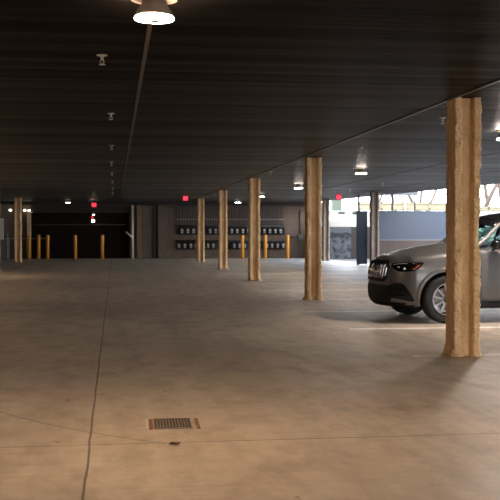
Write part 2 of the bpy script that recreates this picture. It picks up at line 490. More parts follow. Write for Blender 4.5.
G1 = 'coated columns beside the parking stalls'
cols = []
def column(x, y, label, seed, zn, seg, group=G1, src=None):
    if src is None:
        o = obj('coated_column', column_bm(seed, zn, seg), M['coat'], smooth=True)
    else:
        o = src.copy(); COL.objects.link(o)
    o.location = (x, y, 0)
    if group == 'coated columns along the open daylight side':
        o.material_slots[0].link = 'OBJECT'; o.material_slots[0].material = M['coat_dimmed']
    prop(o, label, 'column', group)
    return o
cA = column(4.112, 11.47, 'large nearest tan spray-coated H-shaped column standing in front of the grey car', 1, 240, 0.012)
cB = column(4.225, 21.15, 'tan coated column just left of the car nose, second nearest in its row', 2, 170, 0.016)
cC = column(4.13, 29.65, 'third nearest tan coated column, left of the one by the car nose', 3, 110, 0.02)
column(4.16, 38.7, 'thin tan coated column, fourth nearest in the row beside the parking stalls', 0, 0, 0, src=cC)
column(4.12, 48.3, 'smallest farthest tan coated column in the row, right of a red exit sign', 0, 0, 0, src=cB)
G2 = 'coated columns along the open daylight side'
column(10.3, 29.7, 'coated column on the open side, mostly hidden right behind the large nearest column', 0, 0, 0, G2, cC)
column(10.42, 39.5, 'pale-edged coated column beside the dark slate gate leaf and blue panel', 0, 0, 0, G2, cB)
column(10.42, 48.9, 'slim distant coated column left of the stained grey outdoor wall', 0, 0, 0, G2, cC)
G3 = 'coated columns on the left side'
column(-4.55, 48.4, 'coated column at far left, beside the grey cabinets and orange bollards', 0, 0, 0, G3, cC)
column(-4.37, 37.8, 'coated column cut off by the left edge of the photo, only a pale sliver', 0, 0, 0, G3, cB)

# ------------------------------------------------------------------ ceiling lamps
def make_lamp(label, loc, mat, group, lit=True):
    t = thing('ceiling_lamp', label, 'lamp', loc, 0, group)      # loc is the point on the ceiling
    b = bmesh.new(); lathe(b, [(0, 0), (.155, 0), (.155, -.012), (.11, -.022), (0, -.022)], 40)
    obj('canopy', b, M['canopy'], t, True)
    b = bmesh.new(); lathe(b, [(0, -.02), (.085, -.02), (.09, -.05), (.118, -.085), (.128, -.115), (.128, -.128), (0, -.128)], 40)
    obj('housing', b, M['housing'], t, True)
    b = bmesh.new(); lathe(b, [(0, -.1285), (.131, -.1285), (.134, -.135), (.131, -.142), (.10, -.147), (0, -.149)], 40)
    obj('diffuser', b, mat, t, True)
    return t
GL = 'round lamps under the ceiling'
L1 = make_lamp('large round white lamp glowing on the dark ceiling at upper left, nearest lamp', (0.266, 6.81, CEIL), M['lit_near'], GL)
b = bmesh.new(); lathe(b, [(0, -.148), (.045, -.148), (.045, -.154), (0, -.155)], 20); 
obj('sensor_button', b, M['housing'], L1)
for x, y, lb, mt in [
    (6.05, 14.96, 'round lamp at the right edge of the photo, right of the nearest column', M['lit_bright']),
    (6.10, 24.4, 'round lamp with pinkish glow between the car-nose column and nearest column', M['lit_warm']),
    (6.10, 33.0, 'round white lamp just left of the second nearest column top', M['lit_warm']),
    (6.07, 41.4, 'small round lamp touching the right side of the third nearest column', M['lit_cool']),
    (6.19, 50.4, 'small greenish lamp left of the third nearest column, above the meter wall', M['lit_cool']),
    (-2.36, 51.5, 'small pale yellow lamp at far left, left of the red exit sign', M['lit_small']),
    ]:
    make_lamp(lb, (x, y, CEIL), mt, GL)
for x, y in [(0.26, -2.2), (6.05, 6.1), (6.05, -2.6), (-5.6, 6.6), (-5.6, -2.2), (-5.6, 15.2), (-5.6, 24.0), (-5.6, 32.8)]:  # unseen lamps; the left row is added to lighten the left floor
    make_lamp('unseen round lit lamp on the ceiling, behind or beside the viewer', (x, y, CEIL), M['lit_bright'] if (x, y) == (-5.6, 6.6) else M['lit_near'], 'lamps outside the photo')

# ------------------------------------------------------------------ sprinkler heads
def make_sprinkler(label, x, y, group, big=1.0):
    t = thing('sprinkler_head', label, 'sprinkler', (x, y, CEIL), 0, group)
    b = bmesh.new(); lathe(b, [(0, 0), (.05, 0), (.046, -.008), (.016, -.012), (.013, -.045), (0, -.045)], 20)
    obj('escutcheon', b, M['sprink'], t, True)
    b = bmesh.new()
    tube(b, [(-.011, 0, -.045), (-.018, 0, -.06), (-.006, 0, -.082)], .0045, 6); tube(b, [(.011, 0, -.045), (.018, 0, -.06), (.006, 0, -.082)], .0045, 6)
    obj('frame', b, M['sprink'], t)
    b = bmesh.new(); lathe(b, [(0, -.08), (.03, -.082), (.03, -.087), (0, -.088)], 16)
    obj('deflector', b, M['sprink'], t)
    return t
ords = ['nearest', 'second nearest', 'third nearest', 'fourth nearest', 'fifth nearest', 'sixth nearest', 'seventh nearest', 'eighth nearest']
for k, (x, y) in enumerate([(-.11, 9.05), (-.05, 13.5), (-.06, 18.5), (-.08, 22.9), (-.08, 27.2), (-.08, 31.8), (-.08, 36.5), (-.1, 41.2)]):
    make_sprinkler('%s sprinkler head in the receding left line beside the pale ceiling conduit' % ords[k], x, y, 'sprinkler heads in the left line')
for k, (x, y) in enumerate([(4.50, 13.4), (4.6, 18.5), (4.07, 22.1), (4.08, 26.2), (4.19, 42.3), (4.2, 46.1)]):
    make_sprinkler(['sprinkler head just left of the nearest column top', 'sprinkler head above the pinkish lamp right of the car-nose column',
                    'pale sprinkler head left of the second nearest column top', 'sprinkler head between the second and third nearest column tops',
                    'faint sprinkler head left of the fourth nearest column top', 'faint sprinkler head by the farthest column top'][k], x, y, 'sprinkler heads along the column row')
for k, (x, y) in enumerate([(8.53, 22.6), (8.72, 32.0), (8.81, 37.0)]):
    make_sprinkler(['sprinkler head on the right part of ceiling, right of the nearest column', 'sprinkler head above the blue slate panel',
                    'small sprinkler head right of the red exit sign by daylight'][k], x, y, 'sprinkler heads on the daylight side')

# ------------------------------------------------------------------ exit signs
def letters(b, txt, x0, zc, h, y, th):
    w = h * 0.62; gap = h * 0.2; s = h * 0.2
    for ch in txt:
        a = x0; z0 = zc - h / 2; z1 = zc + h / 2
        if ch == 'E':
            box(b, a, a + s, y - th, y, z0, z1)
            for zz in (z0, zc - s / 2, z1 - s): box(b, a + s, a + w, y - th, y, zz, zz + s)
            x0 += w + gap
        elif ch == 'X':
            for sg in (1, -1):
                vs_ = box(b, -s / 2, s / 2, y - th, y, -h / 2 * 1.1, h / 2 * 1.1)
                an = sg * math.atan2(w * 0.75, h)
                for v in vs_:
                    xx, zz = v.co.x, v.co.z
                    v.co.x = a + w / 2 + xx * math.cos(an) + zz * math.sin(an)
                    v.co.z = zc - xx * math.sin(an) + zz * math.cos(an)
            x0 += w + gap
        elif ch == 'I':
            box(b, a, a + s, y - th, y, z0, z1); x0 += s + gap
        elif ch == 'T':
            box(b, a, a + w, y - th, y, z1 - s, z1); box(b, a + w / 2 - s / 2, a + w / 2 + s / 2, y - th, y, z0, z1 - s); x0 += w + gap
def exit_sign(label, x, y, zc, w, h):
    t = thing('exit_sign', label, 'exit sign', (x, y, zc - h / 2), 0, 'red exit signs')
    obj('housing', bxm(-w / 2, w / 2, -.03, .03, 0, h, .006), M['black'], t)
    obj('face', bxm(-w / 2 + .01, w / 2 - .01, -.036, -.03, .012, h - .012), M['red_face'], t)
    b = bmesh.new(); lh = min(h * 0.66, w * 0.31); tw = lh * (0.62 * 3 + 0.2 * 4)
    letters(b, 'EXIT', -tw / 2, h / 2, lh, -.036, .006)
    obj('lettering', b, M['red_letter'], t)
    b = bmesh.new(); tube(b, [(0, 0, h - 0.005), (0, 0, CEIL - (zc - h / 2) + .001)], .012, 8)
    obj('stem', b, M['black'], t)
exit_sign('red lit exit sign above the gas meter wall, middle of the three', 2.96, 42.3, 2.86, .225, .22)
exit_sign('red lit exit sign above the dark gate, leftmost of the three', -1.02, 50.0, 2.77, .25, .23)
exit_sign('red lit exit sign in front of the daylight gap, rightmost of the three', 9.14, 40.4, 2.875, .225, .24)

# ------------------------------------------------------------------ gate at the back
t = thing('overhead_gate', 'wide dark overhead gate closing the left part of the back wall', 'gate', (-1.82, 54.55, 0))
bm = bmesh.new()
for k in range(8):
    z0 = 0.0 + k * 0.31
    box(bm, -2.58, 2.58, 0.0, 0.06, z0 + .006, z0 + .30, .008)
box(bm, -2.60, 2.60, .045, .075, 0, 2.75)
obj('door_panel', bm, M['gate'], t)
obj('top_rail', bxm(-2.5, 2.45, -.10, 0.0, 1.80, 1.84), M['gate_rail'], t)
obj('guide_track', bxm(-2.6, -2.52, -.06, 0.0, 0, 2.46), M['gate'], t)
obj('guide_track', bxm(2.52, 2.6, -.06, 0.0, 0, 2.46), M['gate'], t)

t = thing('wall_lamp', 'small white lamp under a red light on the dark gate', 'lamp', (-1.16, 54.33, 2.02))
b = bmesh.new(); lathe(b, [(0, -.16), (.05, -.16), (.06, .12), (0, .12)], 16, 'Y', (0, 0, 0)); obj('housing', b, M['black'], t)
bm = bmesh.new(); bmesh.ops.create_uvsphere(bm, u_segments=16, v_segments=10, radius=.085); bmesh.ops.translate(bm, verts=bm.verts, vec=(0, -.2, 0))
obj('bulb', bm, M['lit_small'], t, True)
bm = bmesh.new(); bmesh.ops.create_uvsphere(bm, u_segments=12, v_segments=8, radius=.055); bmesh.ops.translate(bm, verts=bm.verts, vec=(-.05, -.06, .19))
rd = obj('red_light', bm, M['red_lamp'], t, True); prop(rd, 'small red signal light')
b = bmesh.new(); tube(b, [(-.05, .1, .1), (-.05, -.02, .14), (-.05, -.04, .19)], .012, 6); obj('bracket', b, M['black'], t)
t = thing('wall_lamp', 'dim yellowish lamp hanging just below the leftmost red exit sign', 'lamp', (-1.14, 54.19, 2.44))
b = bmesh.new(); lathe(b, [(0, .02), (.03, .02), (.09, -.06), (.09, -.07), (0, -.07)], 16); obj('shade', b, M['lit_cool'] if False else M['pale_steel'], t, True)
bm = bmesh.new(); bmesh.ops.create_uvsphere(bm, u_segments=12, v_segments=8, radius=.05); bmesh.ops.translate(bm, verts=bm.verts, vec=(0, 0, -.085))
obj('bulb', bm, M['lit_small'], t, True)
obj('arm', bxm(-.015, .015, 0, .02, 0, .15), M['black'], t)

# twin and single spot lights at the far left
def spot(label, x, z, heads, r=.048):
    t = thing('emergency_light', label, 'lamp', (x, 54.205, z))
    obj('body', bxm(-.11, .11, -.08, 0, -.05, .05, .01), M['cab'], t)
    for hx in heads:
        bm = bmesh.new(); bmesh.ops.create_uvsphere(bm, u_segments=12, v_segments=8, radius=r); bmesh.ops.translate(bm, verts=bm.verts, vec=(hx, -.12, .0))
        obj('lamp_head', bm, M['lit_small'], t, True)
spot('two small white lamp heads side by side above the tall brown post', -4.62, 2.57, (-.12, .12))
spot('single small white wall light left of the far left column', -5.48, 2.58, (0,))

t = obj('brown_post', bxm(-.09, .09, -.12, .1, 0, 2.5, .015), M['coat'], loc=(-4.52, 54.08, 0)); prop(t, 'tall brown post on the back wall behind the leftmost orange bollard', 'post')

t = thing('gate_post', 'pale steel post with a short slanted arm at right end of dark gate', 'post', (0.94, 54.05, 0))
b = bmesh.new(); tube(b, [(0, 0, 0), (0, 0, 2.86)], .055, 12); obj('post', b, M['pale_steel'], t, True)
b = bmesh.new(); tube(b, [(0.0, -.03, 1.12), (-.36, -.05, 1.44)], .045, 10); obj('slanted_arm', b, M['pale_steel'], t, True)
obj('foot_plate', bxm(-.1, .1, -.1, .1, 0, .02), M['pale_steel'], t)

# grey cabinets at far left
t = thing('electrical_cabinet', 'pale grey wall cabinet with a dark lock at far left', 'cabinet', (-6.05, 54.185, 1.025))
obj('body', bxm(-.33, .22, -.25, 0, 0, 1.12, .015), M['cab'], t)
d = obj('door', bxm(-.31, .20, -.27, -.25, .03, 1.09, .006), M['cab'], t)
obj('lock', bxm(-.02, .06, -.29, -.27, .42, .52), M['black'], d)
t = thing('floor_cabinet', 'dark grey floor cabinet under the pale wall cabinet at far left', 'cabinet', (-5.95, 54.19, 0))
obj('body', bxm(-.42, .42, -.4, 0, 0, 1.02, .015), M['cab_dark'], t)
obj('door', bxm(-.39, -.01, -.42, -.4, .05, .98, .005), M['cab_dark'], t)
obj('door', bxm(.01, .39, -.42, -.4, .05, .98, .005), M['cab_dark'], t)
t = thing('guard_rail', 'thin pale guard rail behind the three left orange bollards', 'rail', (-4.5, 53.7, 0))
b = bmesh.new(); tube(b, [(-1.2, 0, 1.08), (1.1, 0, 1.08)], .022, 8); obj('rail', b, M['steel'], t)
for px in (-1.08, -.1, 1.05):
    b = bmesh.new(); tube(b, [(px, 0, 0), (px, 0, 1.08 if px > -1 else 1.38)], .022, 8); obj('upright', b, M['steel'], t)

# ------------------------------------------------------------------ orange bollards
b = bmesh.new(); lathe(b, [(0, 0), (.088, 0), (.088, 1.20), (.082, 1.235), (.06, 1.262), (0, 1.275)], 28)
bol0 = obj('orange_bollard', b, M['orange'], smooth=True)
bl = [(-4.46, 53.5, 'orange bollard in front of the brown post, leftmost in the photo'),
      (-3.97, 53.45, 'second orange bollard from the left, at end of guard rail'),
      (-3.50, 53.4, 'third orange bollard from the left, near the dark gate edge'),
      (-2.07, 53.25, 'orange bollard before the dark gate, left of the two widely spaced ones'),
      (-0.66, 53.05, 'orange bollard before the dark gate, right of the two widely spaced ones'),
      (4.36, 53.2, 'orange bollard half hidden behind the left side of the farthest column'),
      (6.74, 52.95, 'orange bollard just left of the third nearest column'),
      (7.95, 52.8, 'orange bollard just right of the third nearest column'),
      (9.13, 52.6, 'orange bollard at the right end, midway toward the car-nose column')]
for k, (x, y, lb) in enumerate(bl):
    o = bol0 if k == 0 else bol0.copy()
    if k: COL.objects.link(o)
    o.location = (x, y, 0); o.rotation_euler = (0, 0, k * .7)
    prop(o, lb, 'bollard', 'orange bollards along the back wall')

# ------------------------------------------------------------------ gas piping and meters
t = thing('gas_piping', 'dark manifold of many vertical gas pipes covering the back wall', 'pipes', (6.3, 54.1, 0))
for z in (1.74, .94):
    b = bmesh.new(); tube(b, [(-3.05, 0, z), (2.95, 0, z)], .05, 10); obj('header_pipe', b, M['pipe'], t, True)
for z, lb in ((1.27, 'long dark board on the back wall behind the upper row of gas meters'), (.47, 'long dark board on the back wall behind the lower row of gas meters')):
    prop(obj('meter_board', bxm(-3.0, 2.95, .0, .035, z, z + .40), M['board'], loc=(6.3, 54.1645, 0)), lb, 'board', 'boards behind the gas meters')
for k in range(42):
    x = -2.95 + k * .141
    b = bmesh.new(); tube(b, [(x, -.02, 1.74), (x, -.02, 2.84)], .024, 6)
    r = obj('riser', b, M['pipe'], t)
    b = bmesh.new(); lathe(b, [(.032, 0), (.036, .03), (.032, .06)], 8, 'Z', (x, -.02, 2.08)); u_ = obj('union', b, M['pipe_pale'], r)
t2 = thing('wall_conduit', 'dark pipe loop on the back wall right of the last bollard', 'pipe', (10.0, 54.15, 0))
b = bmesh.new(); tube(b, [(-.55, 0, 1.15), (.1, 0, 1.15), (.1, 0, 2.62), (.5, 0, 2.62)], .035, 8); obj('conduit', b, M['pipe'], t2)
obj('junction_box', bxm(-.02, .22, -.09, .04, 1.0, 1.3, .01), M['cab_dark'], t2)

def make_meter():
    t = thing('gas_meter', 'x', 'meter', (0, 0, 0))
    b = bmesh.new(); box(b, -.09, .09, -.10, .02, -.12, .12, .03); lathe(b, [(0, -.155), (.075, -.15), (.085, -.10)], 20, 'Y', (0, 0, -.03))
    obj('body', b, M['meter'], t)
    b = bmesh.new(); box(b, -.055, .055, -.172, -.15, .0, .11, .008); obj('dial_face', b, M['meter_face'], t)
    b = bmesh.new(); box(b, -.045, .045, -.168, -.15, -.10, -.03, .008); obj('badge', b, M['meter_face'], t)
    for sx in (-.055, .055):
        b = bmesh.new(); tube(b, [(sx, -.04, .10), (sx, -.04, .15), (sx, 0.0, .21)], .02, 8); obj('pipe', b, M['pipe'], t)
    obj('wall_bracket', bxm(-.04, .04, .015, .0842, -.05, .05), M['pipe'], t)
    return t
m0 = make_meter()
UP = [('left of the farthest column', [3.58, 3.90, 4.21]), ('between the two farthest columns', [5.10, 5.40]),
      ('between the third and fourth nearest columns', [6.29, 6.58, 6.89, 7.19]), ('right of the third nearest column', [8.07, 8.38, 8.68, 8.97])]
LO = [('left of the farthest column', [3.42, 3.74, 4.06, 4.34]), ('between the two farthest columns', [4.99, 5.27]),
      ('between the third and fourth nearest columns', [6.42, 6.72, 7.01]), ('right of the third nearest column', [8.23, 8.50, 8.80, 9.12])]
nth = ['first', 'second', 'third', 'fourth']
first = True
for row, z, data in (('upper', 1.47, UP), ('lower', .67, LO)):
    for where, xs in data:
        for k, x in enumerate(xs):
            o = m0 if first else copy_tree(m0)
            first = False
            o.location = (x, 54.08, z)
            prop(o, '%s gas meter from left in the %s row, %s' % (nth[k], row, where), 'meter', 'gas meters on the back wall')

# ------------------------------------------------------------------ floor drain and leaf
t = thing('floor_drain', 'square slotted metal drain grate set in the concrete floor', 'drain', (0.432, 7.65, 0), -.02)
obj('pit', bxm(-.145, .145, -.19, .19, .0005, .002), M['pit'], t)
bm = bmesh.new()
for k in range(13): 
    x = -.139 + k * .0232
    box(bm, x - .0055, x + .0055, -.19, .19, .002, .011)
for k in range(5):
    y = -.18 + k * .09
    box(bm, -.145, .145, y - .007, y + .007, .0025, .0105)
obj('grate', bm, M['grate'], t)
f1 = obj('frame_edge', bxm(-.205, -.185, -.2, .2, .0, .006, .002), M['frame_pale'], t); prop(f1, 'worn pale left edge of frame')
f2 = obj('frame_edge', bxm(.180, .205, -.2, .2, .0, .006, .002), M['frame_rust'], t); prop(f2, 'rusty right edge of frame')
f3 = obj('frame_edge', bxm(-.180, -.150, -.2, .2, .0, .004, .001), M['frame_rust'], t)
bm = bmesh.new()
pts = [(-.045, 0, .004), (-.02, .028, .016), (.01, .022, .010), (.045, .004, .018), (.02, -.026, .008), (-.015, -.02, .014)]
c = bm.verts.new((0, 0, .003)); r = [bm.verts.new(p) for p in pts]
for k in range(6): bm.faces.new((c, r[k], r[(k + 1) % 6]))
bmesh.ops.solidify(bm, geom=bm.faces[:], thickness=.002)
o = obj('dry_leaf', bm, M['dry_leaf'], loc=(0.408, 6.90, 0.002)); prop(o, 'small curled reddish brown leaf on the floor joint by the drain', 'leaf')

# ------------------------------------------------------------------ open side: gate leaf, panel, posts, fence, trees
t = thing('gate_leaf', 'tall narrow dark slate metal gate leaf standing open beside the column', 'gate', (10.60, 42.35, 0), -.05)
obj('panel', bxm(-.20, .22, -.03, .03, .04, 2.34, .008), M['slate_dark'], t)
bm = bmesh.new(); box(bm, -.22, -.19, -.05, .05, .0, 2.36, .004); box(bm, .21, .24, -.05, .05, .0, 2.36, .004); box(bm, -.19, .21, -.045, .045, 2.32, 2.36, .004); box(bm, -.19, .21, -.04, .04, 1.0, 1.05)
obj('frame', bm, M['slate_dark'], t)
obj('latch', bxm(.12, .2, -.09, -.04, 1.02, 1.10, .005), M['black'], t)
t = thing('screen_panel', 'wide slate blue metal screen panel on top of the low brown wall', 'panel', (12.6, 40.72, 1.081))
obj('sheet', bxm(-1.85, 1.85, -.02, .02, 0.05, 1.22, .004), M['slate'], t)
bm = bmesh.new(); box(bm, -1.85, 1.85, -.035, .035, 1.215, 1.25); box(bm, -1.85, 1.85, -.035, .035, 0.0, 0.06)
obj('rail', bm, M['pale_panel'], t)
for k, (x, y, lb) in enumerate([(10.50, 42.5, 'slim dark post rising above the dark gate leaf to the ceiling'), (11.62, 41.1, 'slim dark post behind the slate blue panel reaching the ceiling')]):
    o = obj('steel_post', bxm(-.035, .035, -.035, .035, 0, CEIL, .004), M['post'], loc=(x, y, 0)); prop(o, lb, 'post', 'slim posts on the open side')
t = obj('outside_fascia', bxm(-.75, .75, -.15, .15, 0, .20, .01), M['pale_panel'], loc=(12.55, 43.0, 3.06)); prop(t, 'pale blue grey overhang strip under the sky above the blue panel', 'overhang')
b = bmesh.new(); tube(b, [(0, 0, 0), (0, 0, 3.06)], .04, 8); o = obj('overhang_post', b, M['post'], loc=(13.2, 43.05, 0.0)); prop(o, 'dark post carrying the pale overhang strip', 'post')

def fence(x0, x1, y, z, label, n, ht=.58):
    t = thing('wood_fence', label, 'fence', ((x0 + x1) / 2, y, z), 0, 'pale wooden fences on the bank')
    hw = (x1 - x0) / 2
    bm = bmesh.new(); k = 0; x = -hw
    while x < hw - .05:
        box(bm, x, x + .13, -.012, .012, .04, ht - .06 + .02 * random.random()); x += .133
    obj('boards', bm, M['wood'], t)
    for zz in (.10, ht - .14): obj('rail', bxm(-hw, hw, -.06, -.012, zz, zz + .09), M['wood'], t)
    for k in range(n + 1):
        px = -hw + 2 * hw * k / n
        obj('post', bxm(px - .06, px + .06, -.06, .06, -.05, ht + .06, .01), M['wood'], t)
fence(15.0, 17.85, 60.6, 2.72, 'short pale wooden fence stretch left of the pale-edged column', 2)
fence(18.05, 21.0, 60.6, 2.72, 'pale wooden fence on the bank above the left of the blue panel', 2)
fence(21.3, 24.6, 60.9, 2.70, 'lower pale wooden fence above the right of the blue panel', 3, .36)
t = thing('utility_box', 'pale green utility box on the bank beneath the right exit sign', 'utility box', (13.75, 61.5, 2.72))
obj('body', bxm(-.3, .3, -.3, .3, 0, .7, .02), M['green_box'], t); obj('lid', bxm(-.33, .33, -.33, .33, .7, .77, .02), M['green_box'], t)
for k, (x, y, z, s, lb) in enumerate([(13.3, 57.9, 2.48, .16, 'dark stone lying on the pale bank, left of the pair'), (14.2, 57.8, 2.47, .22, 'larger dark stone lying on the pale bank, near the gate leaf top')]):
    bm = bmesh.new(); bmesh.ops.create_icosphere(bm, subdivisions=2, radius=1)
    for v in bm.verts: v.co = Vector((v.co.x * s * 1.4, v.co.y * s, v.co.z * s * .7)) * (1 + .3 * noise.noise(v.co * 1.7 + Vector((k * 5, 0, 0))))
    o = obj('stone', bm, M['stone'], loc=(x, y, z + s * .35)); prop(o, lb, 'stone')

def tree(x, y, z, h, lean, seed, label, rad):
    rnd = random.Random(seed)
    t = thing('bare_tree', label, 'tree', (x, y, z), 0, 'bare trees beyond the fence')
    tr = bmesh.new(); br = bmesh.new()
    def grow(bm, p, d, L, r, lev):
        n = 5; pts = [p.copy()]; rs = [r]
        for i in range(n):
            d = (d + Vector((rnd.uniform(-.13, .13), rnd.uniform(-.13, .13), rnd.uniform(-.04, .10)))).normalized()
            pts.append(pts[-1] + d * L / n); rs.append(r * (1 - .62 * (i + 1) / n))
        tube(bm, pts, rs, 8 if lev < 2 else 5)
        if lev < 3:
            for i in range(6 if lev == 0 else 4):
                f = rnd.uniform(.3, .98); k = min(n - 1, int(f * n)); q = pts[k].lerp(pts[k + 1], f * n - k)
                a = rnd.uniform(0, 2 * PI); up_ = rnd.uniform(.25, .9)
                dd = (Vector((math.cos(a), math.sin(a) * .7, up_)) + d * .5).normalized()
                grow(br, q, dd, L * rnd.uniform(.4, .62), rs[k] * .55, lev + 1)
    grow(tr, Vector((0, 0, -.1)), Vector((lean, 0, 1)).normalized(), h, rad, 0)
    obj('trunk', tr, M['bark'], t, True); obj('branches', br, M['bark'], t, True)
tl = [(17.4, 66, 2.75, 6.5, .45, 'thin bare tree leaning right, above the fence left of the pale-edged column', .10),
      (19.2, 67, 2.8, 7, -.22, 'bare tree behind the fence, leftmost above the blue panel', .12),
      (20.2, 63.5, 2.75, 6, .42, 'bare tree leaning right above the middle of the blue panel', .10),
      (21.7, 70, 2.8, 8, -.35, 'bare tree leaning left above the right part of the blue panel', .14),
      (24.6, 79, 2.9, 9, .12, 'distant thin bare tree above the blue panel', .13),
      (32.5, 84, 2.9, 11, -.1, 'bare tree trunk mostly hidden behind the nearest column', .2),
      (23.7, 62.5, 2.7, 8, .38, 'pale bare tree leaning right, just right of the nearest column', .17),
      (26.6, 66, 2.7, 9, -.12, 'upright bare tree at the right edge of the photo above the car', .24),
      (29.4, 73, 2.8, 9, .2, 'bare tree at far right edge, behind the upright one', .2)]
for k, (x, y, z, h, ln, lb, rd_) in enumerate(tl): tree(x, y, z, h, ln, 40 + k, lb, rd_)

# a clipped hedge outside, seen through the car windows
bm = bmesh.new()
rnd = random.Random(3)
for k in range(2600):
    x, y, z = 16.6 + rnd.uniform(-.55, .55), rnd.uniform(33, 45), rnd.uniform(.0, 1.58)
    a = rnd.uniform(0, 2 * PI); b_ = rnd.uniform(-1, 1); s = rnd.uniform(.07, .13)
    u = Vector((math.cos(a), math.sin(a), b_)).normalized() * s; v = Vector((-math.sin(a), math.cos(a), rnd.uniform(-.6, .6))) * s * .6
    c = Vector((x, y, z))
    bm.faces.new([bm.verts.new(c + q) for q in (-u, v, u, -v)])
hd = obj('hedge', bm, M['leaf_green']); prop(hd, 'green hedge outside seen through the car windows', 'hedge', kind='stuff')

# ------------------------------------------------------------------ the car
CARMAT = {}
def mat_paint():
    t = NT('warm grey metallic paint')
    f = t.noise(t.objc(), 900, 1)
    c = t.mix(f, (0.115, 0.108, 0.106), (0.15, 0.142, 0.139))
    return t.set(color=c, rough=0.34, metal=0.25, coat=0.3, coatr=0.08)
M['paint'] = mat_paint()
M['tyre'] = plain('tyre rubber', (0.012, 0.012, 0.012), 0.75)
M['rim'] = plain('machined silver rim', (0.4752, 0.4608, 0.4536), 0.28, 0.85)
M['rim_dark'] = plain('dark rim pockets', (0.03, 0.03, 0.032), 0.4, 0.4)
M['disc'] = plain('brake disc', (0.20, 0.19, 0.18), 0.4, 0.8)
M['chrome'] = plain('chrome', (0.62, 0.61, 0.62), 0.14, 1.0, var=0.03)
M['gloss_black'] = plain('gloss black', (0.008, 0.008, 0.009), 0.12)
M['lens'] = plain('dark headlamp lens', (0.014, 0.014, 0.017), 0.08, coat=1.0)
M['led'] = plain('clear lamp inner', (0.75, 0.76, 0.80), 0.15, 0.4)
M['amber'] = plain('red orange marker', (0.372, 0.045, 0.018), 0.25)
M['taillamp'] = plain('red tail lamp', (0.32, 0.01, 0.012), 0.15)
M['liner'] = plain('arch liner', (0.006, 0.006, 0.006), 0.95)
M['interior'] = plain('dark interior', (0.016, 0.015, 0.015), 0.8)
def mat_glass():
    t = NT('green tinted glass')
    tr = t.n('ShaderNodeBsdfTransparent'); tr.inputs[0].default_value = (0.80, 0.93, 0.93, 1)
    gl = t.n('ShaderNodeBsdfGlossy'); gl.inputs[1].default_value = 0.03
    lw = t.n('ShaderNodeLayerWeight'); lw.inputs[0].default_value = 0.5
    fac = t.math('ADD', 0.035, t.math('MULTIPLY', t.math('POWER', lw.outputs[1], 5.0), 0.85))
    mx = t.n('ShaderNodeMixShader')
    t.l(fac, mx.inputs[0]); t.l(tr.outputs[0], mx.inputs[1]); t.l(gl.outputs[0], mx.inputs[2])
    t.l(mx.outputs[0], t.t.nodes['Material Output'].inputs[0])
    return t.m
M['glass'] = mat_glass()

def interp(x, tab):
    if x <= tab[0][0]: return tab[0][1]
    for (a, va), (b, vb) in zip(tab, tab[1:]):
        if x <= b:
            f = (x - a) / (b - a)
            return va + (vb - va) * f
    return tab[-1][1]

WB = 2.995; R_T = 0.388
FZ = [(.22, -.79), (.30, -.90), (.42, -.935), (.56, -.925), (.66, -.90), (.82, -.895), (.96, -.855), (1.02, -.80), (1.06, -.72)]
RZ = [(.24, 3.86), (.34, 3.99), (.50, 4.05), (.72, 4.04), (.95, 4.0), (1.08, 3.97), (1.2, 3.93), (1.3, 3.9)]
TOP = [(-.95, 1.015), (-.6, 1.055), (-.3, 1.095), (0, 1.135), (.5, 1.195), (1.2, 1.215), (2.2, 1.235), (3.2, 1.26), (4.1, 1.25)]
CEN = [(-.95, 1.03), (-.75, 1.075), (-.55, 1.125), (-.3, 1.185), (0, 1.245), (.3, 1.285), (.62, 1.30)]
LEV = [(.0, .90), (.09, .955), (.26, .985), (.50, 1.0), (.72, .99), (.90, .965), (1.0, .925)]   # fraction of height, fraction of width
def wmax(x): return interp(x, [(-.7, .90), (-.35, .955), (0, .985), (.4, .965), (.9, .955), (2.2, .96), (3.0, .99), (3.5, .965), (3.9, .90)])
def zbot(x): return interp(x, [(-.95, .24), (-.5, .23), (0, .25), (.6, .26), (2.4, .27), (3.4, .28), (4.1, .34)])

FY = [0, .2, .4, .58, .72, .82]                       # front stations by y fraction of half width
SX = [-.56, -.45, -.30, -.15, 0.0, .15, .30, .45, .6, .9, 1.3, 1.7, 2.1, 2.5, 2.7, 2.85, 3.0, 3.15, 3.3, 3.5, 3.68]
def row_points(fr, wf):
    pts = []
    zt0 = interp(-.8, TOP); zb0 = zbot(-.95)
    for q in FY:
        z = zb0 + (zt0 - zb0) * fr
        y = q * .93 * wf
        x = interp(z, FZ) + .34 * (q) ** 2.7
        z += (0.012 * (1 - q) if fr > .95 else 0)
        pts.append((x, y, z))
    for x in SX:
        zb, zt = zbot(x), interp(x, TOP)
        pts.append((x, wmax(x) * wf, zb + (zt - zb) * fr))
    zb1, zt1 = zbot(4.1), interp(4.0, TOP)
    for q in (.86, .66, .4, 0):
        z = zb1 + (zt1 - zb1) * fr
        x = interp(z, RZ) - .22 * q ** 3
        pts.append((x, q * .93 * wf, z))
    return pts

